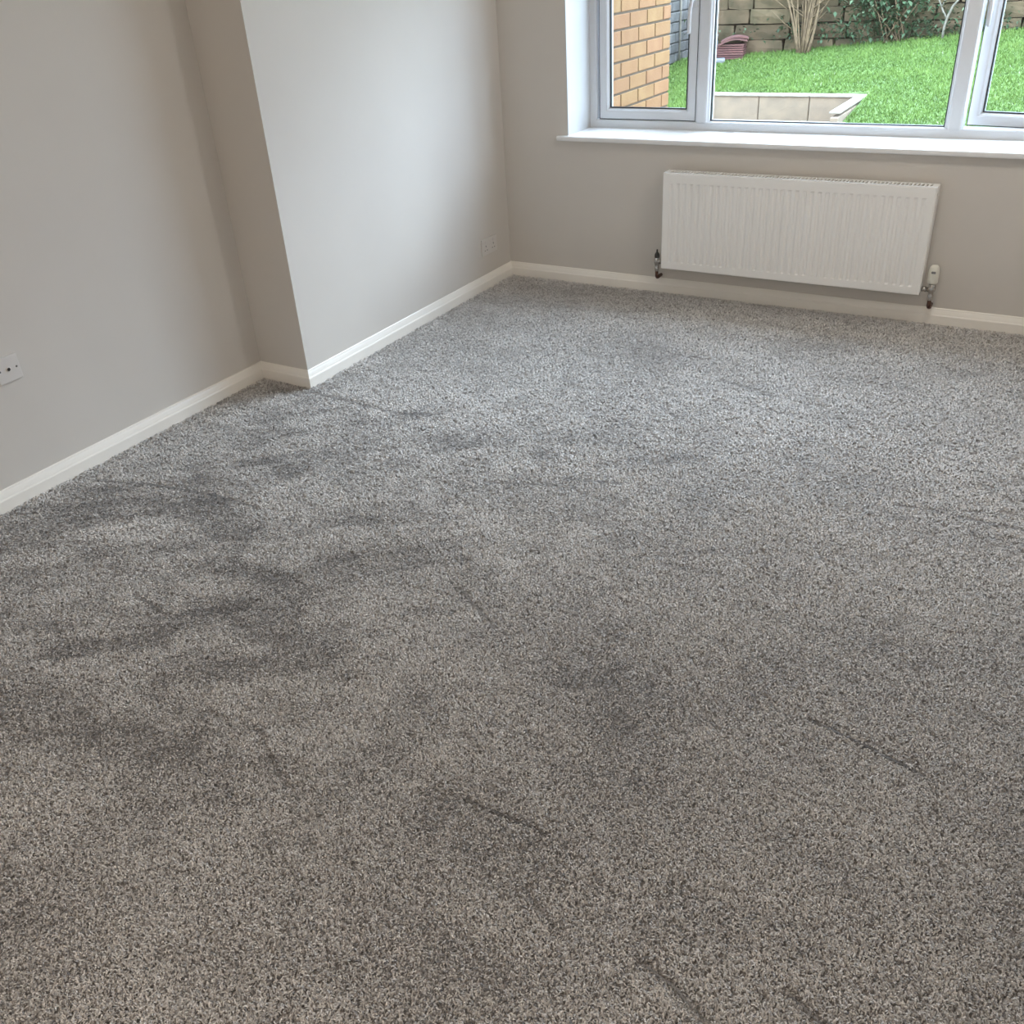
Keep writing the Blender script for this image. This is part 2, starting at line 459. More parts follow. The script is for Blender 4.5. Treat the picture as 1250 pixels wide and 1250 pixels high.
def sstep(a, b, v):
    t = np.clip((v-a)/(b-a), 0, 1)
    return t*t*(3-2*t)
def carpet():
    n_c = 2600000
    x = rng.uniform(AX+BT, XR-0.02, n_c); y = rng.uniform(-4.7, -BT-0.001, n_c)
    ok = ~((x < BT + 0.001) & (y > AY-BT-0.001))
    d = np.hypot(x-2.68, y+4.38)
    dens = np.clip(1.0 - 0.46*np.maximum(d-1.35, 0), 0.24, 1.0)
    dens = np.where((y < -4.25) | ((x < 0.55) & (y < -3.85)) | ((x > 2.95) & (y < -3.2)), 0.12, dens)
    ok &= rng.random(n_c) < dens*0.62
    x, y, d, dens = x[ok], y[ok], d[ok], dens[ok]
    n = min(len(x), 690000)
    x, y, d, dens = x[:n], y[:n], d[:n], dens[:n]
    s = dens**-0.34                                      # sparser yarn is a little thicker
    # how the pile lies: brushed patches, furrows, with their shading painted into tone
    field = 0.45*(vnoise(x, y, 3.1, 1)-.5) + 0.45*(vnoise(x+0.4*y, y*2.2, 4.5, 2)-.5) + 0.30*(vnoise(x*1.6, y*4.5, 5.0, 5)-.5) + 0.30*(vnoise(x, y, 22, 3)-.5) + 0.25*(vnoise(x, y, 55, 4)-.5)
    press = np.zeros(n)
    wob = 0.03*(vnoise(x, y, 14, 8)-.5) + 0.02*(vnoise(x, y, 40, 9)-.5)
    for w, k, pts in PATCHES:
        dd = seg_dist(x, y, pts) + wob
        press += k * np.clip(3.0*(1 - dd/w), 0, 1)
    zone = sstep(2.3, 1.2, x) * sstep(-3.9, -3.3, y) * sstep(-1.0, -1.9, y)
    u, v = x*0.8+y*0.6, -x*0.6+y*0.8
    press += zone*0.45*sstep(.58, .66, vnoise(u*3.5, v*8, 1.5, 31)) + zone*0.4*sstep(.62, .70, vnoise(u*9, v*20, 1.0, 32))
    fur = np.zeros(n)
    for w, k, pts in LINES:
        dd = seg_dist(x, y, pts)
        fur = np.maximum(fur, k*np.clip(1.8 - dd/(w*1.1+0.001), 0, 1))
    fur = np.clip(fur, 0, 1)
    tone = 0.52 - 0.04*dens + 0.25*dens**0.35*rng.standard_normal(n)   # thicker far yarn stands for several
    tone += 0.42*field - 0.33*press
    tone += np.where(rng.random(n) < 0.12, 0.25, 0)
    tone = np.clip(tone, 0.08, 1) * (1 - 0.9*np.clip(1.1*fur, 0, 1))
    h = (0.0074 + 0.0030*rng.random(n)) * (1 - 0.2*np.clip(press, 0, 1)) * (1-0.75*fur)
    h *= np.clip(1 + 0.5*field, .6, 1.4)
    L = rng.uniform(0.0055, 0.0095, n)*s
    w = rng.uniform(0.0009, 0.0015, n)*s
    ang = rng.uniform(0, 2*np.pi, n)
    curl = rng.uniform(-1.4, 1.4, n)
    V = np.zeros((n, 3, 2, 3), dtype=np.float32)
    px, py, a = x.copy(), y.copy(), ang.copy()
    zt = [0.35, 1.0, 0.75]
    for k in range(3):
        V[:, k, 0, 0] = px - np.sin(a)*w; V[:, k, 0, 1] = py + np.cos(a)*w
        V[:, k, 1, 0] = px + np.sin(a)*w; V[:, k, 1, 1] = py - np.cos(a)*w
        V[:, k, :, 2] = (h*zt[k])[:, None]
        px = px + np.cos(a)*L/2; py = py + np.sin(a)*L/2; a = a + curl
    # keep the yarn off the walls
    V[..., 1] = np.minimum(V[..., 1], -BT-0.0005)
    V[..., 0] = np.clip(V[..., 0], AX+BT+0.0005, XR-0.005)
    idx = np.arange(n)[:, None]*6
    q = np.array([[0,1,3,2],[2,3,5,4]]).ravel()
    F = (idx + q[None, :]).reshape(-1, 4)
    # dark strips that paint the shade inside the stronger furrows
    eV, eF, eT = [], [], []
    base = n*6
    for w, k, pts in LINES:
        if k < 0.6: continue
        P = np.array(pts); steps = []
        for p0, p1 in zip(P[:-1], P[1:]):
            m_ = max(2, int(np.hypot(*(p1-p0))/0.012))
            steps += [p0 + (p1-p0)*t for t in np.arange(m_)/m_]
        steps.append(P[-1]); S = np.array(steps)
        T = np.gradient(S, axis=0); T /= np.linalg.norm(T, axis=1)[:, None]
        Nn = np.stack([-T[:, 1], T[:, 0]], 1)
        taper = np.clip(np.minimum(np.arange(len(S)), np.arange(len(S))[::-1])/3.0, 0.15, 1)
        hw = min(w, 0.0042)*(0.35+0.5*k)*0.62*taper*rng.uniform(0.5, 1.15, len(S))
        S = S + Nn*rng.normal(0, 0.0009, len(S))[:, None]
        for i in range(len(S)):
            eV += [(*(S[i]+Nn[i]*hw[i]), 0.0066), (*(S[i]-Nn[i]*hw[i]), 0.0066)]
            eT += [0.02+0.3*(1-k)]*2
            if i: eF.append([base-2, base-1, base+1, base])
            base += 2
    V = np.concatenate([V.reshape(-1, 3), np.array(eV, dtype=np.float32)])
    F = np.concatenate([F, np.array(eF)])
    return ribbons("carpet_pile", V, F, np.concatenate([np.repeat(tone, 6), np.array(eT)]), M["pile"])
cp = put("carpet_pile", carpet())
tag(cp, "grey flecked twist pile carpet with brushed marks covering the floor", "carpet", kind="stuff")

# ------------------------------------------------------------------ window
FY0, FY1 = 0.25, 0.32
win = empty("window_1", (1.55, 0.28, SZ))
tag(win, "white plastic window of three lights over the sill", kind="structure")
put("frame", rect_frame("frame", WX0+0.003, WX1-0.003, SZ, WZ1-0.003, [(0, FY1), (0, FY0), (0.034, FY0), (0.038, FY0+0.004), (0.040, FY0+0.03), (0.040, FY1)]), parent=win, mat=M["upvc"])
IN0, IN1 = SZ+0.040, WZ1-0.043
def mullion(xa, xb):
    c = 0.5*(xa+xb)
    P = [(xa, FY1), (xa, FY0+0.012), (xa+0.006, FY0+0.003), (xa+0.014, FY0), (xb-0.014, FY0), (xb-0.006, FY0+0.003), (xb, FY0+0.012), (xb, FY1)]
    k = len(P); V = [(px, py, IN0-0.008) for px, py in P] + [(px, py, IN1+0.008) for px, py in P]
    F = [[i, (i+1) % k, k+(i+1) % k, k+i] for i in range(k)] + [list(range(k)), list(range(k, 2*k))[::-1]]
    return mesh("mullion", V, F)
put("mullion", mullion(0.946, 1.010), parent=win, mat=M["upvc"])
put("mullion", mullion(2.090, 2.157), parent=win, mat=M["upvc"])
# fixed light: bead, gasket and pane
BE = [(0, FY1-0.005), (0, FY0+0.012), (0.004, FY0+0.014), (0.008, FY0+0.026), (0.008, FY1-0.005)]
bead = put("glazing_bead", rect_frame("glazing_bead", 1.010, 2.090, IN0-0.006, IN1+0.006, BE), parent=win, mat=M["upvc"])
GK = [(0, 0.006), (0, -0.011), (0.0045, -0.010), (0.0045, 0.006)]
put("gasket", rect_frame("gasket", 1.0175, 2.0825, IN0+0.0015, IN1-0.0015, [(a, FY0+0.036+b) for a, b in GK]), parent=bead, mat=M["gasket"])
put("pane", box("pane", 1.012, 2.088, FY0+0.040, FY0+0.062, IN0-0.004, IN1+0.004), parent=win, mat=M["glass"])

def rot_mesh(me, cx_, cy_, ang):
    R = Matrix.Translation((cx_, cy_, 0)) @ Matrix.Rotation(ang, 4, 'Z') @ Matrix.Translation((-cx_, -cy_, 0))
    me.transform(R)
    return me
SASH = [(0, 0.060), (0, 0.012), (0.003, 0.009), (0.034, 0.009), (0.040, 0.012), (0.046, 0.020), (0.052, 0.030), (0.052, 0.060)]
def casement(label, xa, xb, hinge_right, ang):
    za, zb = IN0+0.001, IN1-0.001
    hx = xb if hinge_right else xa
    def T(me): return rot_mesh(me, hx, FY0+0.035, ang) if ang else me
    c = put("casement", T(rect_frame("casement", xa, xb, za, zb, [(a, FY0+b) for a, b in SASH])), parent=win, mat=M["upvc"])
    c["label"] = label
    put("gasket", T(rect_frame("gasket", xa+0.051, xb-0.051, za+0.051, zb-0.051, [(a, FY0+0.036+b) for a, b in GK])), parent=c, mat=M["gasket"])
    put("pane", T(box("pane", xa+0.050, xb-0.050, FY0+0.038, FY0+0.056, za+0.050, zb-0.050)), parent=c, mat=M["glass"])
    # edge seal round the outside of the sash
    put("seal", T(rect_frame("seal", xa-0.002, xb+0.002, za-0.002, zb+0.002, [(0, FY0+0.018), (0, FY0+0.0115), (0.003, FY0+0.0105), (0.003, FY0+0.018)])), parent=c, mat=M["gasket"])
    # handle: rose, neck, hanging lever
    sx = (xa + 0.022) if hinge_right else (xb - 0.022)
    zc = 1.315
    hb_ = put("handle", T(box("handle", sx-0.013, sx+0.013, FY0-0.002, FY0+0.010, zc-0.035, zc+0.035, bevel=0.003, seg=2)), parent=c, mat=M["upvc"])
    d = -1 if hinge_right else 1
    P = [(sx, FY0+0.0, zc, .009), (sx, FY0-0.030, zc, .009), (sx, FY0-0.040, zc-0.012, .0095), (sx-0.002, FY0-0.043, zc-0.035, .0095), (sx-0.004*d, FY0-0.046, zc-0.055, .010), (sx-0.004*d, FY0-0.046, zc-0.135, .009), (sx-0.004*d, FY0-0.046, zc-0.142, .005)]
    # shares the level of the handle: a part of the casement
    put("lever", T(tube("lever", [P], 10)), parent=c, mat=M["upvc"])
    put("keyhole", T(lathe("keyhole", [(0.004, -0.0475), (0.004, -0.030)], 10, at=(sx, FY0, zc), axis='y')), parent=c, mat=M["hole"])
    return c
casement("white closed casement next to the brick wall", 0.430, 0.945, False, 0.0)
casement("white casement standing slightly open", 2.158, WX1-0.057, True, math.radians(-10.0))
# window board
def window_board():
    x0, x1, yb, yf, zt, th = 0.3282, WX1+0.0475, 0.25, -0.0301, SZ, 0.022
    prof = [(yb, zt-th), (yf+0.004, zt-th), (yf+0.001, zt-th+0.003), (yf, zt-th*0.6), (yf, zt-0.006), (yf+0.0015, zt-0.002), (yf+0.005, zt), (yb, zt)]
    V = []; F = []
    # main board inside the reveal, with horns beyond it in front of the wall
    k = len(prof)
    for xx in (WX0, WX1):
        V += [(xx, a, b) for a, b in prof]
    F += [[i, (i+1) % k, k+(i+1) % k, k+i] for i in range(k)] + [list(range(k)), list(range(k, 2*k))[::-1]]
    for xa, xb in ((x0, WX0), (WX1, x1)):
        b0 = len(V)
        pr = [(0.0 if a == yb else a, b) for a, b in prof]
        for xx in (xa, xb):
            V += [(xx, a, b) for a, b in pr]
        F += [[b0+i, b0+(i+1) % k, b0+k+(i+1) % k, b0+k+i] for i in range(k)] + [[b0+i for i in range(k)], [b0+k+i for i in range(k)][::-1]]
    return mesh("window_board", V, F)
sb = put("trim_1", window_board(), mat=M["sill"])
tag(sb, "white window board below the window", kind="structure")
sm = put("scuff_mark", mesh("scuff_mark", [(1.104, 0.190, SZ+0.0004), (1.110, 0.186, SZ+0.0004), (1.156, 0.238, SZ+0.0004), (1.150, 0.242, SZ+0.0004), (1.125, 0.216, SZ+0.0012)], [[0, 1, 4], [1, 2, 4], [2, 3, 4], [3, 0, 4]]), parent=sb, mat=M["radin"])
sm["label"] = "thin grey scuff mark on the window board"
# ------------------------------------------------------------------ radiator
RL, RR, RT, RB, RF, RBK = 0.933, 2.143, 0.6132, 0.156, -0.100, -0.025
rad = empty("radiator", (0.5*(RL+RR), -0.06, RB))
tag(rad, "white ribbed panel radiator on the wall under the window", "radiator")
def front_panel():
    n, e = 35, 0.026
    x0, x1 = RL+e, RR-e
    p = (x1-x0)/n
    us = [RL, RL+0.004]
    dep = [0, 0]
    for i in range(n):
        a = x0 + i*p
        us += [a+0.20*p, a+0.36*p, a+0.64*p, a+0.80*p]; dep += [0, 1, 1, 0]
    us += [RR-0.004, RR]; dep += [0, 0]
    ws = [RB, RB+0.004, RB+0.034, RB+0.041, RT-0.050, RT-0.044, RT-0.006, RT-0.002]
    wd = [0, 0, 0, 1, 1, 0, 0, 0]
    V = []; F = []
    for j, z in enumerate(ws):
        for i, x in enumerate(us):
            yy = RF + 0.0042*dep[i]*wd[j]
            if i in (0, len(us)-1): yy += 0.004
            if j == 0: yy += 0.004
            if j == len(ws)-1: yy += 0.004
            V.append((x, yy, z))
    nu = len(us)
    for j in range(len(ws)-1):
        for i in range(nu-1):
            F.append([j*nu+i, j*nu+i+1, (j+1)*nu+i+1, (j+1)*nu+i])
    # back sheet closes the panel
    b0 = len(V)
    yb = RF+0.012
    V += [(RL, yb, RB), (RR, yb, RB), (RR, yb, RT-0.002), (RL, yb, RT-0.002)]
    F.append([b0, b0+3, b0+2, b0+1])
    nw = len(ws)
    F.append([j*nu for j in range(nw)] + [b0+3, b0])
    F.append([j*nu+nu-1 for j in range(nw)][::-1] + [b0+1, b0+2])
    F.append([i for i in range(nu)][::-1] + [b0, b0+1])
    F.append([(nw-1)*nu+i for i in range(nu)] + [b0+2, b0+3])
    return mesh("front_panel", V, F)
put("front_panel", front_panel(), parent=rad, mat=M["rad"])
put("back_panel", box("back_panel", RL+0.006, RR-0.006, RBK-0.012, RBK, RB+0.004, RT-0.01, bevel=0.003), parent=rad, mat=M["rad"])
# convector fins between the panels
def fins():
    V = []; F = []
    xs_ = np.arange(RL+0.02, RR-0.02, 0.0168)
    ya, yb = RF+0.0135, RBK-0.014
    for i, x in enumerate(xs_):
        for k, xx in enumerate((x, x+0.006)):
            y_ = ya if (i % 2 == 0) else yb
            V += [(xx, y_, RB+0.05), (xx, y_, RT-0.03)]
    nv = len(V)//2
    for i in range(nv-1):
        F.append([2*i, 2*i+2, 2*i+3, 2*i+1])
    return mesh("convector", V, F)
put("convector", fins(), parent=rad, mat=M["radin"])
def grille():
    us = [RL+0.0005, RL+0.020]; hole = [0]
    x = RL+0.020; p = 0.0162
    while x + p < RR-0.020:
        us += [x+0.0072, x+p]; hole += [0, 1]
        x += p
    us += [RR-0.0005]; hole += [0]
    ws = [RF+0.001, RF+0.012, RBK-0.012, RBK]
    return cells("top_grille", us, ws, lambda i, j: hole[i] == 1 and j == 1, RT-0.004, RT, lambda u, w, d: (u, w, d))
put("top_grille", grille(), parent=rad, mat=M["rad"])
for xa, xb in ((RL-0.0015, RL+0.0005), (RR-0.0005, RR+0.0015)):
    put("side_panel", cells("side_panel", [RF+0.006, RF+0.022, RBK-0.020, RBK], [RB+0.012, RB+0.05, RT-0.05, RT-0.028, RT-0.001], lambda i, j: i == 1 and j == 2, xa, xb, lambda u, w, d: (d, u, w)), parent=rad, mat=M["rad"])
for bx_ in (RL+0.18, RR-0.18):
    put("wall_bracket", box("wall_bracket", bx_-0.02, bx_+0.02, RBK, 0.0, RB+0.03, RT-0.06, bevel=0.002), parent=rad, mat=M["radin"])
VY = -0.062
# thermostatic valve at the right end
tv = put("thermostatic_valve", lathe("thermostatic_valve", [(0.009, 0.128), (0.012, 0.130), (0.0125, 0.150), (0.010, 0.155), (0.010, 0.168), (0.0155, 0.171), (0.0165, 0.180), (0.0165, 0.192), (0.0145, 0.196), (0.0145, 0.206)], 20, at=(2.186, VY, 0.0)), parent=rad, mat=M["chrome"])
tv["label"] = "chrome valve body with a cream thermostatic head"
put("thermostatic_head", lathe("thermostatic_head", [(0.019, 0.206), (0.0225, 0.210), (0.0225, 0.222), (0.0215, 0.225), (0.0225, 0.228), (0.0215, 0.262), (0.019, 0.276), (0.013, 0.283), (0.004, 0.284)], 24, at=(2.184, VY, 0.0)), parent=tv, mat=M["trv"])
put("setting_window", box("setting_window", 2.176, 2.194, VY-0.0235, VY-0.019, 0.252, 0.262, bevel=0.002), parent=tv, mat=M["radin"])
put("union", lathe("union", [(0.0085, -0.050), (0.0085, -0.038), (0.0125, -0.038), (0.0125, -0.022), (0.0095, -0.022), (0.0095, -0.004)], 16, at=(2.186, VY, 0.176), axis='x'), parent=tv, mat=M["chrome"])
put("pipe_tail", tube("pipe_tail", [[(2.186, VY, 0.140, .0085), (2.186, VY, 0.112, .0085), (2.186, VY+0.004, 0.103, .010), (2.188, VY+0.012, 0.096, .011), (2.188, VY+0.022, 0.094, .010), (2.188, -0.002, 0.094, .0085)]], 12), parent=tv, mat=M["copper"])
# lockshield valve at the left end
lv = put("lockshield_valve", lathe("lockshield_valve", [(0.008, 0.128), (0.011, 0.132), (0.0115, 0.150), (0.0095, 0.155), (0.0125, 0.163), (0.0150, 0.176), (0.0150, 0.190), (0.012, 0.198)], 18, at=(0.897, VY, 0.0)), parent=rad, mat=M["chrome"])
put("valve_cap", lathe("valve_cap", [(0.0115, 0.198), (0.0130, 0.202), (0.0118, 0.214), (0.0075, 0.222), (0.0045, 0.226), (0.0040, 0.237), (0.002, 0.239)], 18, at=(0.897, VY, 0.0)), parent=lv, mat=M["darkcap"])
put("union", lathe("union", [(0.0085, 0.004), (0.0125, 0.012), (0.0125, 0.026), (0.0085, 0.026), (0.0085, 0.037)], 16, at=(0.897, VY, 0.180), axis='x'), parent=lv, mat=M["chrome"])
put("pipe_tail", tube("pipe_tail", [[(0.897, VY, 0.138, .0080), (0.897, VY, 0.112, .0080), (0.897, VY+0.004, 0.103, .0100), (0.897, VY+0.012, 0.097, .0105), (0.897, VY+0.022, 0.095, .0095), (0.897, -0.002, 0.095, .0080)]], 12), parent=lv, mat=M["copper"])

# ------------------------------------------------------------------ fill lamps added to brighten the room, unseen above the frame
def added_pendant(x, y, power, tint, label):
    pd = empty("added_fill_lamp", (x, y, ZC))
    tag(pd, label, "lamp", "unseen fill lamps added to brighten the room")
    put("ceiling_rose", lathe("ceiling_rose", [(0.045, -0.001), (0.045, -0.012), (0.02, -0.03)], 24, at=(x, y, ZC)), parent=pd, mat=M["upvc"])
    put("flex", tube("flex", [[(x, y, ZC-0.02, .003), (x, y, ZC-0.20, .003)]], 8), parent=pd, mat=M["upvc"])
    put("lamp_holder", lathe("lamp_holder", [(0.010, -0.19), (0.018, -0.195), (0.018, -0.235), (0.014, -0.24)], 16, at=(x, y, ZC)), parent=pd, mat=M["upvc"])
    l = bpy.data.lights.new("fill_bulb", 'POINT')
    l.energy = power; l.color = tint; l.shadow_soft_size = 0.06
    o = bpy.data.objects.new("fill_bulb", l)
    C.objects.link(o)
    o.location = (x, y, ZC-0.31)
added_pendant(2.35, -0.95, 17.0, (1.0, 0.94, 0.87), "unseen fill lamp added near the window, above the picture")
added_pendant(1.55, -5.00, 23.0, (1.0, 0.88, 0.77), "unseen fill lamp added on the ceiling behind the viewer")

# ------------------------------------------------------------------ sockets
ds = empty("double_socket", (0.0, -0.22, 0.18))
tag(ds, "white double power socket low on the wall near the radiator corner", "socket")
put("plate", box("plate", 0.0, 0.009, -0.293, -0.147, 0.180, 0.266, bevel=0.003, seg=2), parent=ds, mat=M["plate"])
for yc in (-0.257, -0.183):
    put("rocker_switch", box("rocker_switch", 0.009, 0.0125, yc-0.006, yc+0.006, 0.238, 0.256, bevel=0.0015), parent=ds, mat=M["plate"])
    put("pin_slot", box("pin_slot", 0.0085, 0.0094, yc-0.002, yc+0.002, 0.222, 0.231), parent=ds, mat=M["hole"])
    put("pin_slot", box("pin_slot", 0.0085, 0.0094, yc-0.0145, yc-0.008, 0.203, 0.207), parent=ds, mat=M["hole"])
    put("pin_slot", box("pin_slot", 0.0085, 0.0094, yc+0.008, yc+0.0145, 0.203, 0.207), parent=ds, mat=M["hole"])
SY, SZC = -2.788, 0.457
cs = empty("aerial_socket", (AX, SY, SZC-0.043))
tag(cs, "white square aerial socket plate on the alcove wall at the left", "socket")
put("plate", box("plate", AX, AX+0.009, SY-0.043, SY+0.043, SZC-0.043, SZC+0.043, bevel=0.003, seg=2), parent=cs, mat=M["plate"])
put("socket_rim", lathe("socket_rim", [(0.0085, 0.0085), (0.0085, 0.011), (0.0055, 0.0118)], 20, at=(AX, SY, SZC), axis='x'), parent=cs, mat=M["plate"])
put("socket_hole", lathe("socket_hole", [(0.0058, 0.009), (0.0058, 0.0121)], 16, at=(AX, SY, SZC), axis='x', smooth=False), parent=cs, mat=M["hole"])
for dy in (-0.0302, 0.0302):
    put("screw", lathe("screw", [(0.0036, 0.0085), (0.0036, 0.0094), (0.002, 0.0098)], 12, at=(AX, SY+dy, SZC), axis='x'), parent=cs, mat=M["screw"])

# ------------------------------------------------------------------ garden
def lawn_z(x, y): return 0.41 + 0.075*(x-0.94) + 0.1175*(y-4.0)
PX0, PX1, PY0, PY1 = -0.40, 0.985, 3.02, 4.09      # sunken bed in the lawn
tag(put("ground", box("ground", -9, 10, 0.31, 16, -0.1, 0.06), mat=M["patio"]), "paved ground outside the window", kind="structure")
def lawn():
    us = sorted(list(np.arange(-2.6, 5.01, 0.25)) + [PX0, PX1]); ws = sorted(list(np.arange(2.1, 6.3, 0.25)) + [PY0, PY1])
    sk = lambda i, j: us[i] >= PX0-1e-6 and us[i+1] <= PX1+1e-6 and ws[j] >= PY0-1e-6 and ws[j+1] <= PY1+1e-6
    return cells("lawn", us, ws, sk, 0, 1, lambda u, w, d: (u, w, lawn_z(u, w) if d else 0.05))
lw = put("lawn", lawn(), mat=M["soil"])
tag(lw, "sloping green lawn in the garden", kind="structure")
def grass():
    n = 170000
    x = rng.uniform(-2.0, 3.6, n); y = rng.uniform(2.2, 6.0, n)
    ok = ~((x > PX0-0.02) & (x < PX1+0.015) & (y > PY0-0.15) & (y < PY1+0.02))
    x, y = x[ok], y[ok]; n = len(x)
    z = lawn_z(x, y)
    fld = vnoise(x, y*1.5, 2.2, 21) + 0.7*vnoise(x, y, 7, 22) + 0.5*vnoise(x, y, 20, 23)
    h = rng.uniform(0.010, 0.024, n)*(0.7+0.4*fld)
    edge = np.exp(-(6.0-y)/0.12)
    h *= 1 + 1.3*edge*rng.random(n)
    a = rng.uniform(0, np.pi, n); w = rng.uniform(0.003, 0.006, n)
    V = np.zeros((n, 3, 3), dtype=np.float32)
    V[:, 0] = np.stack([x-np.cos(a)*w, y-np.sin(a)*w, z-0.002], 1)
    V[:, 1] = np.stack([x+np.cos(a)*w, y+np.sin(a)*w, z-0.002], 1)
    V[:, 2] = np.stack([x+rng.normal(0, .012, n), y+rng.normal(0, .012, n), z+h], 1)
    tone = 0.16 + 0.34*fld/1.1*0.9 + 0.09*rng.standard_normal(n)
    tone = np.clip(tone, 0, 0.9)
    tone[rng.random(n) < 0.004] = 1.0
    F = np.arange(n*3).reshape(-1, 3)
    return ribbons("grass_blades", V.reshape(-1, 3), F, np.repeat(tone, 3), M["grass"], smooth=False)
gr = put("grass", grass())
tag(gr, "short bright green grass growing on the lawn", "grass", kind="stuff")

# buff brick extension beside the window
BX, BYE, BED0, CO = 0.40, 1.262, 1.169, 0.0764
bw = put("wall_brick", box("wall_brick", BX-0.30, BX-0.006, 0.31, BYE-0.006, 0.06, 2.62), mat=M["mortar"])
tag(bw, "buff brick wall of the house seen through the left casement", kind="structure")
full = box("brick", 0, 0.10, 0, 0.2170, 0, CO-0.0105, bevel=0.003)
head = box("brick", 0, 0.10, 0, 0.1035, 0, CO-0.0105, bevel=0.003)
full.materials.append(M["brick"]); head.materials.append(M["brick"])
for i in range(-14, 19):
    z = BED0 + CO*i + 0.005
    y = BYE
    k = 0
    while True:
        me, ln = (head, 0.1035) if (i % 2 == 0 and k == 0) else (full, 0.2170)
        if y - ln < 0.315: break
        put("brick", me, parent=bw, loc=(BX-0.10-random.uniform(0, 0.0015), y-ln, z))
        y -= ln + 0.0105; k += 1

# grey block side wall
sw = put("wall_side", box("wall_side", -1.62, -1.415, 3.6, 7.6, 0.06, 1.75), mat=M["blockmortar"])
tag(sw, "dark grey block wall at the side of the garden", kind="structure")
gb = box("block", 0, 0.09, 0, 0.205, 0, 0.088, bevel=0.006); gb.materials.append(M["block"])
r_ = 0
z = 0.36
while z < 1.65:
    y = 4.9 + (0.107 if r_ % 2 else 0.0)
    while y < 7.4:
        put("block", gb, parent=sw, loc=(-1.49+random.uniform(-.004, .004), y, z))
        y += 0.214
    z += 0.097; r_ += 1
pp = put("garden_pipe", tube("garden_pipe", [[(-1.375, 5.93, 0.46, .011), (-1.375, 5.93, 1.8, .011)]], 10), mat=M["coping"])
tag(pp, "thin pale upright pipe against the dark block wall", "pipe")

# stone boundary wall
sn = put("wall_stone", box("wall_stone", -1.20, 5.0, 6.06, 6.35, 0.06, 0.97), mat=M["stonemortar"])
tag(sn, "weathered stone wall along the end of the garden", kind="structure")
def stone_mesh(w, d, h):
    bm = bmesh.new()
    bmesh.ops.create_cube(bm, size=1.0)
    bmesh.ops.subdivide_edges(bm, edges=list(bm.edges), cuts=1, use_grid_fill=True)
    for v in bm.verts:
        r = Vector((v.co.x, v.co.y, v.co.z))
        n_out = sum(abs(abs(c)-0.5) < 1e-4 for c in r)
        f = 1.0 if n_out == 1 else (0.98 if n_out == 2 else 0.945)
        v.co = Vector((r.x*w*f, r.y*d*(1.08 if n_out == 1 else f), r.z*h*f)) + Vector([random.uniform(-1, 1)*0.006 for _ in range(3)])
    me = bpy.data.meshes.new("stone"); bm.to_mesh(me); bm.free()
    me.materials.append(M["stone"])
    return me
zrow = 0.36
rows = [0.15, 0.155, 0.14, 0.15]
for ri, hh in enumerate([0.15, 0.15, 0.14, 0.135, 0.155, 0.14][:5]):
    x = -1.20 - random.uniform(0, 0.02)
    while x < 4.2:
        w = random.choice([0.26, 0.34, 0.42, 0.50, 0.56])
        if x < -0.4 and ri == 4: hcut = 0.09
        put("stone", stone_mesh(w-0.005, 0.16, hh-0.003), parent=sn, loc=(x+w/2, 6.03+random.uniform(-.02, .02), zrow+hh/2))
        x += w
    zrow += hh
# sloping top to the right: further courses and pale coping at the left
for k in range(4):
    put("coping_stone", box("coping_stone", -1.2+0.3*k, -1.2+0.3*k+0.29, 5.95, 6.38, zrow, zrow+0.03, bevel=0.006), parent=sn, mat=M["coping"])
x = -0.1
while x < 4.2:
    w = random.choice([0.26, 0.32, 0.40])
    put("stone", stone_mesh(w-0.012, 0.30, 0.15), parent=sn, loc=(x+w/2, 6.1, zrow+0.07))
    x += w

# sunken bed: block faces, coping
rt = put("retaining_wall", box("retaining_wall", -0.39, PX1-0.06, 4.03, 4.085, 0.05, 0.36), mat=M["mortar"])
tag(rt, "low pale concrete block edging with white coping around the sunken bed", "retaining wall")
zt = 0.395
for xa, xb in ((-0.385, 0.108), (0.114, 0.534), (0.540, 0.925)):
    put("concrete_block", box("concrete_block", xa, xb, 4.0, 4.08, 0.17, zt, bevel=0.004), parent=rt, mat=M["slab"])
for ya, yb in ((3.56, 3.99), (3.12, 3.555)):
    put("concrete_block", box("concrete_block", 0.925, 0.98, ya, yb, 0.17, zt-0.02, bevel=0.004), parent=rt, mat=M["slab"])
for xa, xb in ((-0.39, 0.10), (0.103, 0.53), (0.533, 0.985)):
    put("coping_slab", box("coping_slab", xa, xb, 3.985, 4.10, zt, zt+0.015, bevel=0.003), parent=rt, mat=M["coping"])
for ya, yb in ((3.53, 3.983), (3.16, 3.527)):
    put("coping_slab", box("coping_slab", 0.905, 0.985, ya, yb, zt, zt+0.015, bevel=0.003), parent=rt, mat=M["coping"])
for xa, xb in ((-0.39, 0.20), (0.203, 0.70), (0.703, 1.04)):
    put("front_slab", box("front_slab", xa, xb, 2.86, 3.14, 0.05, 0.345, bevel=0.006), parent=rt, mat=M["coping"])
tag(put("bed_floor", box("bed_floor", PX0, PX1, PY0, PY1, 0.06, 0.19), mat=M["slab"]), "pale gravel floor of the sunken bed", kind="structure")

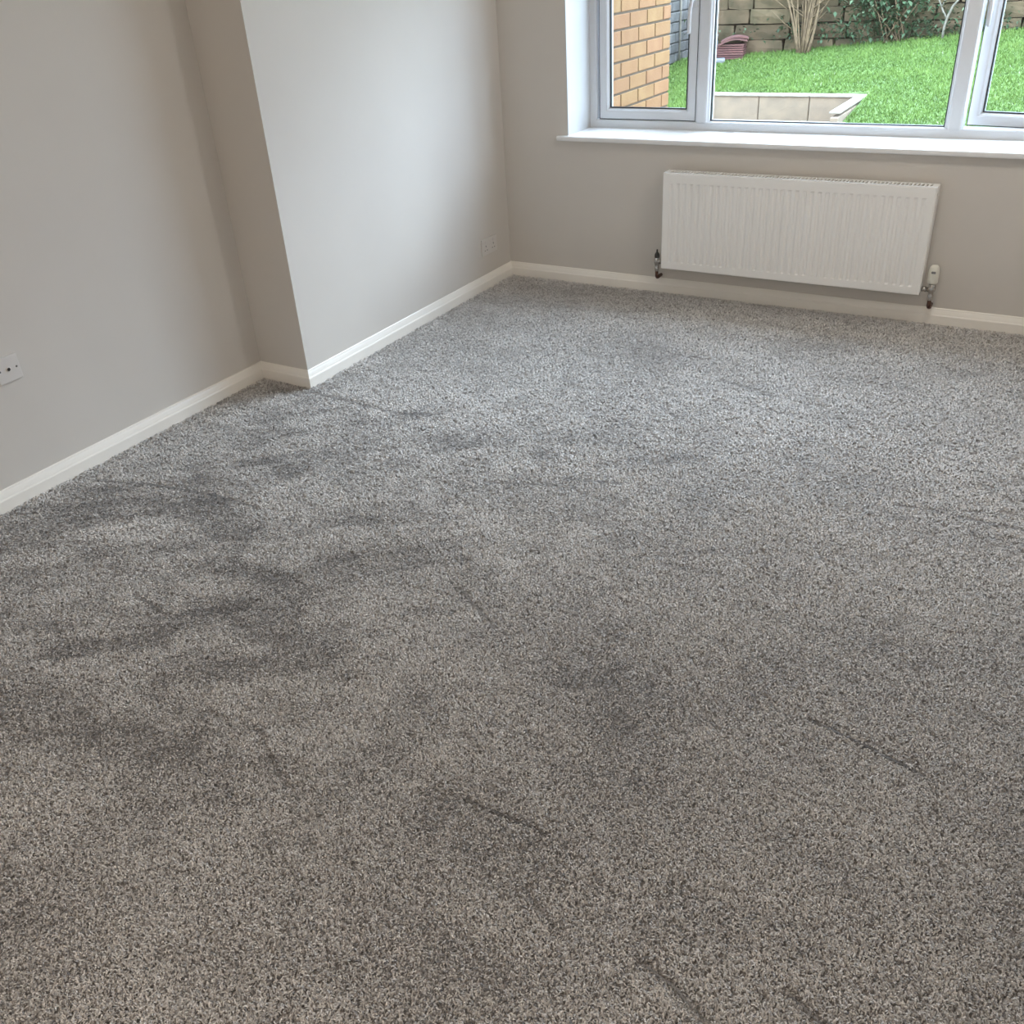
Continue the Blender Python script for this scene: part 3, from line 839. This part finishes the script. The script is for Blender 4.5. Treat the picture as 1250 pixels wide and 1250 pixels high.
# stacked roof tiles by the stone wall
TX, TY = -0.775, 5.83
def roof_tile(w, d, curve):
    V = []; F = []; n = 9; th = 0.014
    for k in range(n):
        t = k/(n-1)
        for yy in (-d/2, d/2):
            for zz in (0, th):
                V.append(((t-.5)*w, yy, zz + curve*math.sin(math.pi*t)))
    for k in range(n-1):
        a, b = k*4, (k+1)*4
        F += [[a, b, b+2, a+2], [a+1, a+3, b+3, b+1], [a, a+1, b+1, b], [a+2, b+2, b+3, a+3]]
    F += [[0, 2, 3, 1], [(n-1)*4, (n-1)*4+1, (n-1)*4+3, (n-1)*4+2]]
    me = mesh("roof_tile", V, F); me.materials.append(M["tile"])
    return me
flat_t = roof_tile(0.27, 0.17, 0.0)
curv_t = roof_tile(0.27, 0.19, 0.03)
z = lawn_z(TX, TY) + 0.004
for k in range(7):
    o = put("roof_tile", flat_t, loc=(TX+random.uniform(-.006, .006), TY+random.uniform(-.006, .006), z))
    o.rotation_euler = (0, 0, math.radians(8+random.uniform(-2, 2)))
    tag(o, ("lowest" if k == 0 else "topmost" if k == 6 else ["second", "third", "fourth", "fifth", "sixth"][k-1]) + (" flat red tile from the ground in the stack by the stone wall" if k != 6 and k != 0 else " flat red tile of the stack by the stone wall"), "roof tile", "red roof tiles stacked in the garden")
    z += 0.0205
for k in range(2):
    o = put("roof_tile", curv_t, loc=(TX+0.03, TY-0.01+0.02*k, z+0.002+0.036*k if k == 0 else z+0.022))
    o.rotation_euler = (0, math.radians(-6), math.radians(14+4*k))
    tag(o, ["curved red ridge tile lying on the flat tile stack", "uppermost curved red ridge tile on the tile stack"][k], "roof tile", "red roof tiles stacked in the garden")
def rubble(name, label, x, y, w, d, h, rx, ry, rz, m_, dz=0.0):
    me = stone_mesh(w, d, h); me.materials.clear()
    o = put(name, me, mat=M[m_], loc=(x, y, lawn_z(x, y)+dz))
    o.rotation_euler = (rx, ry, rz)
    tag(o, label, "rubble", "rubble beside the roof tiles")
rubble("slate_piece", "pale grey slate leaning at the left of the tile stack", -0.98, 5.80, 0.13, 0.09, 0.03, 0.1, 0.30, 0.3, "slate", 0.245)
rubble("slate_piece", "dark flat slate under the leaning pale slate", -1.02, 5.83, 0.17, 0.12, 0.17, 0.0, 0.05, 0.2, "slate", 0.10)
rubble("rubble_stone", "small grey stone on the grass left of the red tiles", -0.95, 5.69, 0.09, 0.08, 0.07, 0.1, 0.1, 0.3, "slate", 0.03)
rubble("rubble_stone", "small pale stone nearest the lawn before the red tiles", -0.84, 5.68, 0.10, 0.06, 0.04, 0.0, 0.0, 0.5, "slate", 0.02)

# bare brown shrub
def shrub():
    P = []
    bx_, by_ = -0.03, 5.80
    bz = lawn_z(bx_, by_) - 0.02
    for k in range(26):
        a = random.uniform(-1, 1)
        x0 = bx_ + a*0.06; y0 = by_ + random.uniform(-.03, .03)
        lean = a*0.30 + random.uniform(-.16, .16)
        r0 = random.uniform(0.008, 0.017)
        pts = []
        H = random.uniform(0.55, 1.1)
        wob = random.uniform(-.03, .03)
        for i in range(7):
            t = i/6
            pts.append((x0 + lean*(0.25*t+0.75*t*t) + wob*math.sin(5*t), y0 + random.uniform(-.012, .012) + 0.03*t, bz + H*t, r0*(1-0.7*t)))
        P.append(pts)
        if random.random() < 0.75:
            q = pts[random.choice([2, 3, 4])]
            s = 1 if lean > 0 else -1
            L = random.uniform(.12, .3)
            P.append([(q[0], q[1], q[2], q[3]*.7), (q[0]+s*L*.5, q[1]-.02, q[2]+L*.35, q[3]*.5), (q[0]+s*L, q[1]-.03, q[2]+L*.8, q[3]*.25)])
    return tube("stems", P, 6)
sh = empty("bare_shrub", (-0.03, 5.80, lawn_z(-0.03, 5.80)))
tag(sh, "bare brown many-stemmed shrub in front of the stone wall", "shrub")
put("stems", shrub(), parent=sh, mat=M["bark"])
def leaves(name, n, cx_, cy_, cz_, sx, sy, sz_, size, lo=0.0, hi=0.8):
    x = rng.normal(cx_, sx, n); y = cy_ - np.abs(rng.normal(0, sy, n)); z = rng.normal(cz_, sz_, n)
    z = np.maximum(z, lawn_z(x, y)+0.01)
    a = rng.uniform(0, 2*np.pi, n); t = rng.uniform(-.9, .5, n)
    l = rng.uniform(.6, 1.2, n)*size; w = l*0.3
    dx, dy, dz = np.cos(a)*np.cos(t), np.sin(a)*np.cos(t)*.6, np.sin(t)
    nx, ny = -np.sin(a), np.cos(a)
    V = np.zeros((n, 4, 3), dtype=np.float32)
    V[:, 0] = np.stack([x, y, z], 1)
    V[:, 1] = np.stack([x+dx*l*.5+nx*w, y+dy*l*.5+ny*w, z+dz*l*.5+.006], 1)
    V[:, 2] = np.stack([x+dx*l, y+dy*l, z+dz*l-.008], 1)
    V[:, 3] = np.stack([x+dx*l*.5-nx*w, y+dy*l*.5-ny*w, z+dz*l*.5+.006], 1)
    V[..., 1] = np.minimum(V[..., 1], 5.925)
    F = np.arange(n*4).reshape(-1, 4)
    return ribbons(name, V.reshape(-1, 3), F, np.repeat(rng.uniform(lo, hi, n), 4), M["leaf"], smooth=False)
ev = empty("evergreen_shrub", (0.80, 5.86, lawn_z(0.80, 5.86)))
tag(ev, "leafy green shrub trailing over the stone wall right of the bare shrub", "shrub")
P = []
for k in range(9):
    x0 = 0.80 + random.uniform(-.12, .12); z0 = lawn_z(x0, 5.88)
    s = random.uniform(-.5, .5)
    P.append([(x0+s*t, 5.90-0.04*math.sin(3*t), z0 + 0.62*t - 0.12*t*t, .007*(1-.7*t)) for t in (0, .25, .5, .75, 1)])
put("stems", tube("stems", P, 6), parent=ev, mat=M["bark"])
lf = put("foliage", leaves("foliage", 900, 0.72, 5.93, 0.98, 0.22, 0.07, 0.12, 0.060, 0.1, 0.85), parent=ev); lf["kind"] = "stuff"
und = put("ground_cover", leaves("ground_cover", 900, 0.9, 5.95, 0.74, 0.75, 0.05, 0.06, 0.045, 0.0, 0.6))
tag(und, "low dark green weeds along the foot of the stone wall", "weeds", kind="stuff")
sp_ = empty("sapling", (1.22, 5.84, lawn_z(1.22, 5.84)))
tag(sp_, "thin pale forked sapling in front of the stone wall by the mullion", "sapling")
z0 = lawn_z(1.22, 5.84)
put("trunk", tube("trunk", [[(1.22, 5.84, z0-.02, .012), (1.222, 5.84, z0+.10, .011), (1.235, 5.84, z0+.18, .011), (1.27, 5.83, z0+.27, .009), (1.34, 5.82, z0+.36, .008), (1.37, 5.82, z0+.52, .006)]], 8), parent=sp_, mat=M["palebark"])
put("branch", tube("branch", [[(1.232, 5.84, z0+.17, .009), (1.19, 5.85, z0+.23, .008), (1.14, 5.86, z0+.32, .007), (1.12, 5.86, z0+.48, .005)]], 8), parent=sp_, mat=M["palebark"])
put("branch", tube("branch", [[(1.32, 5.822, z0+.335, .006), (1.40, 5.80, z0+.39, .005), (1.52, 5.79, z0+.47, .003)]], 8), parent=sp_, mat=M["palebark"])
put("branch", tube("branch", [[(1.17, 5.853, z0+.26, .006), (1.20, 5.84, z0+.33, .005), (1.28, 5.83, z0+.43, .003)]], 8), parent=sp_, mat=M["palebark"])
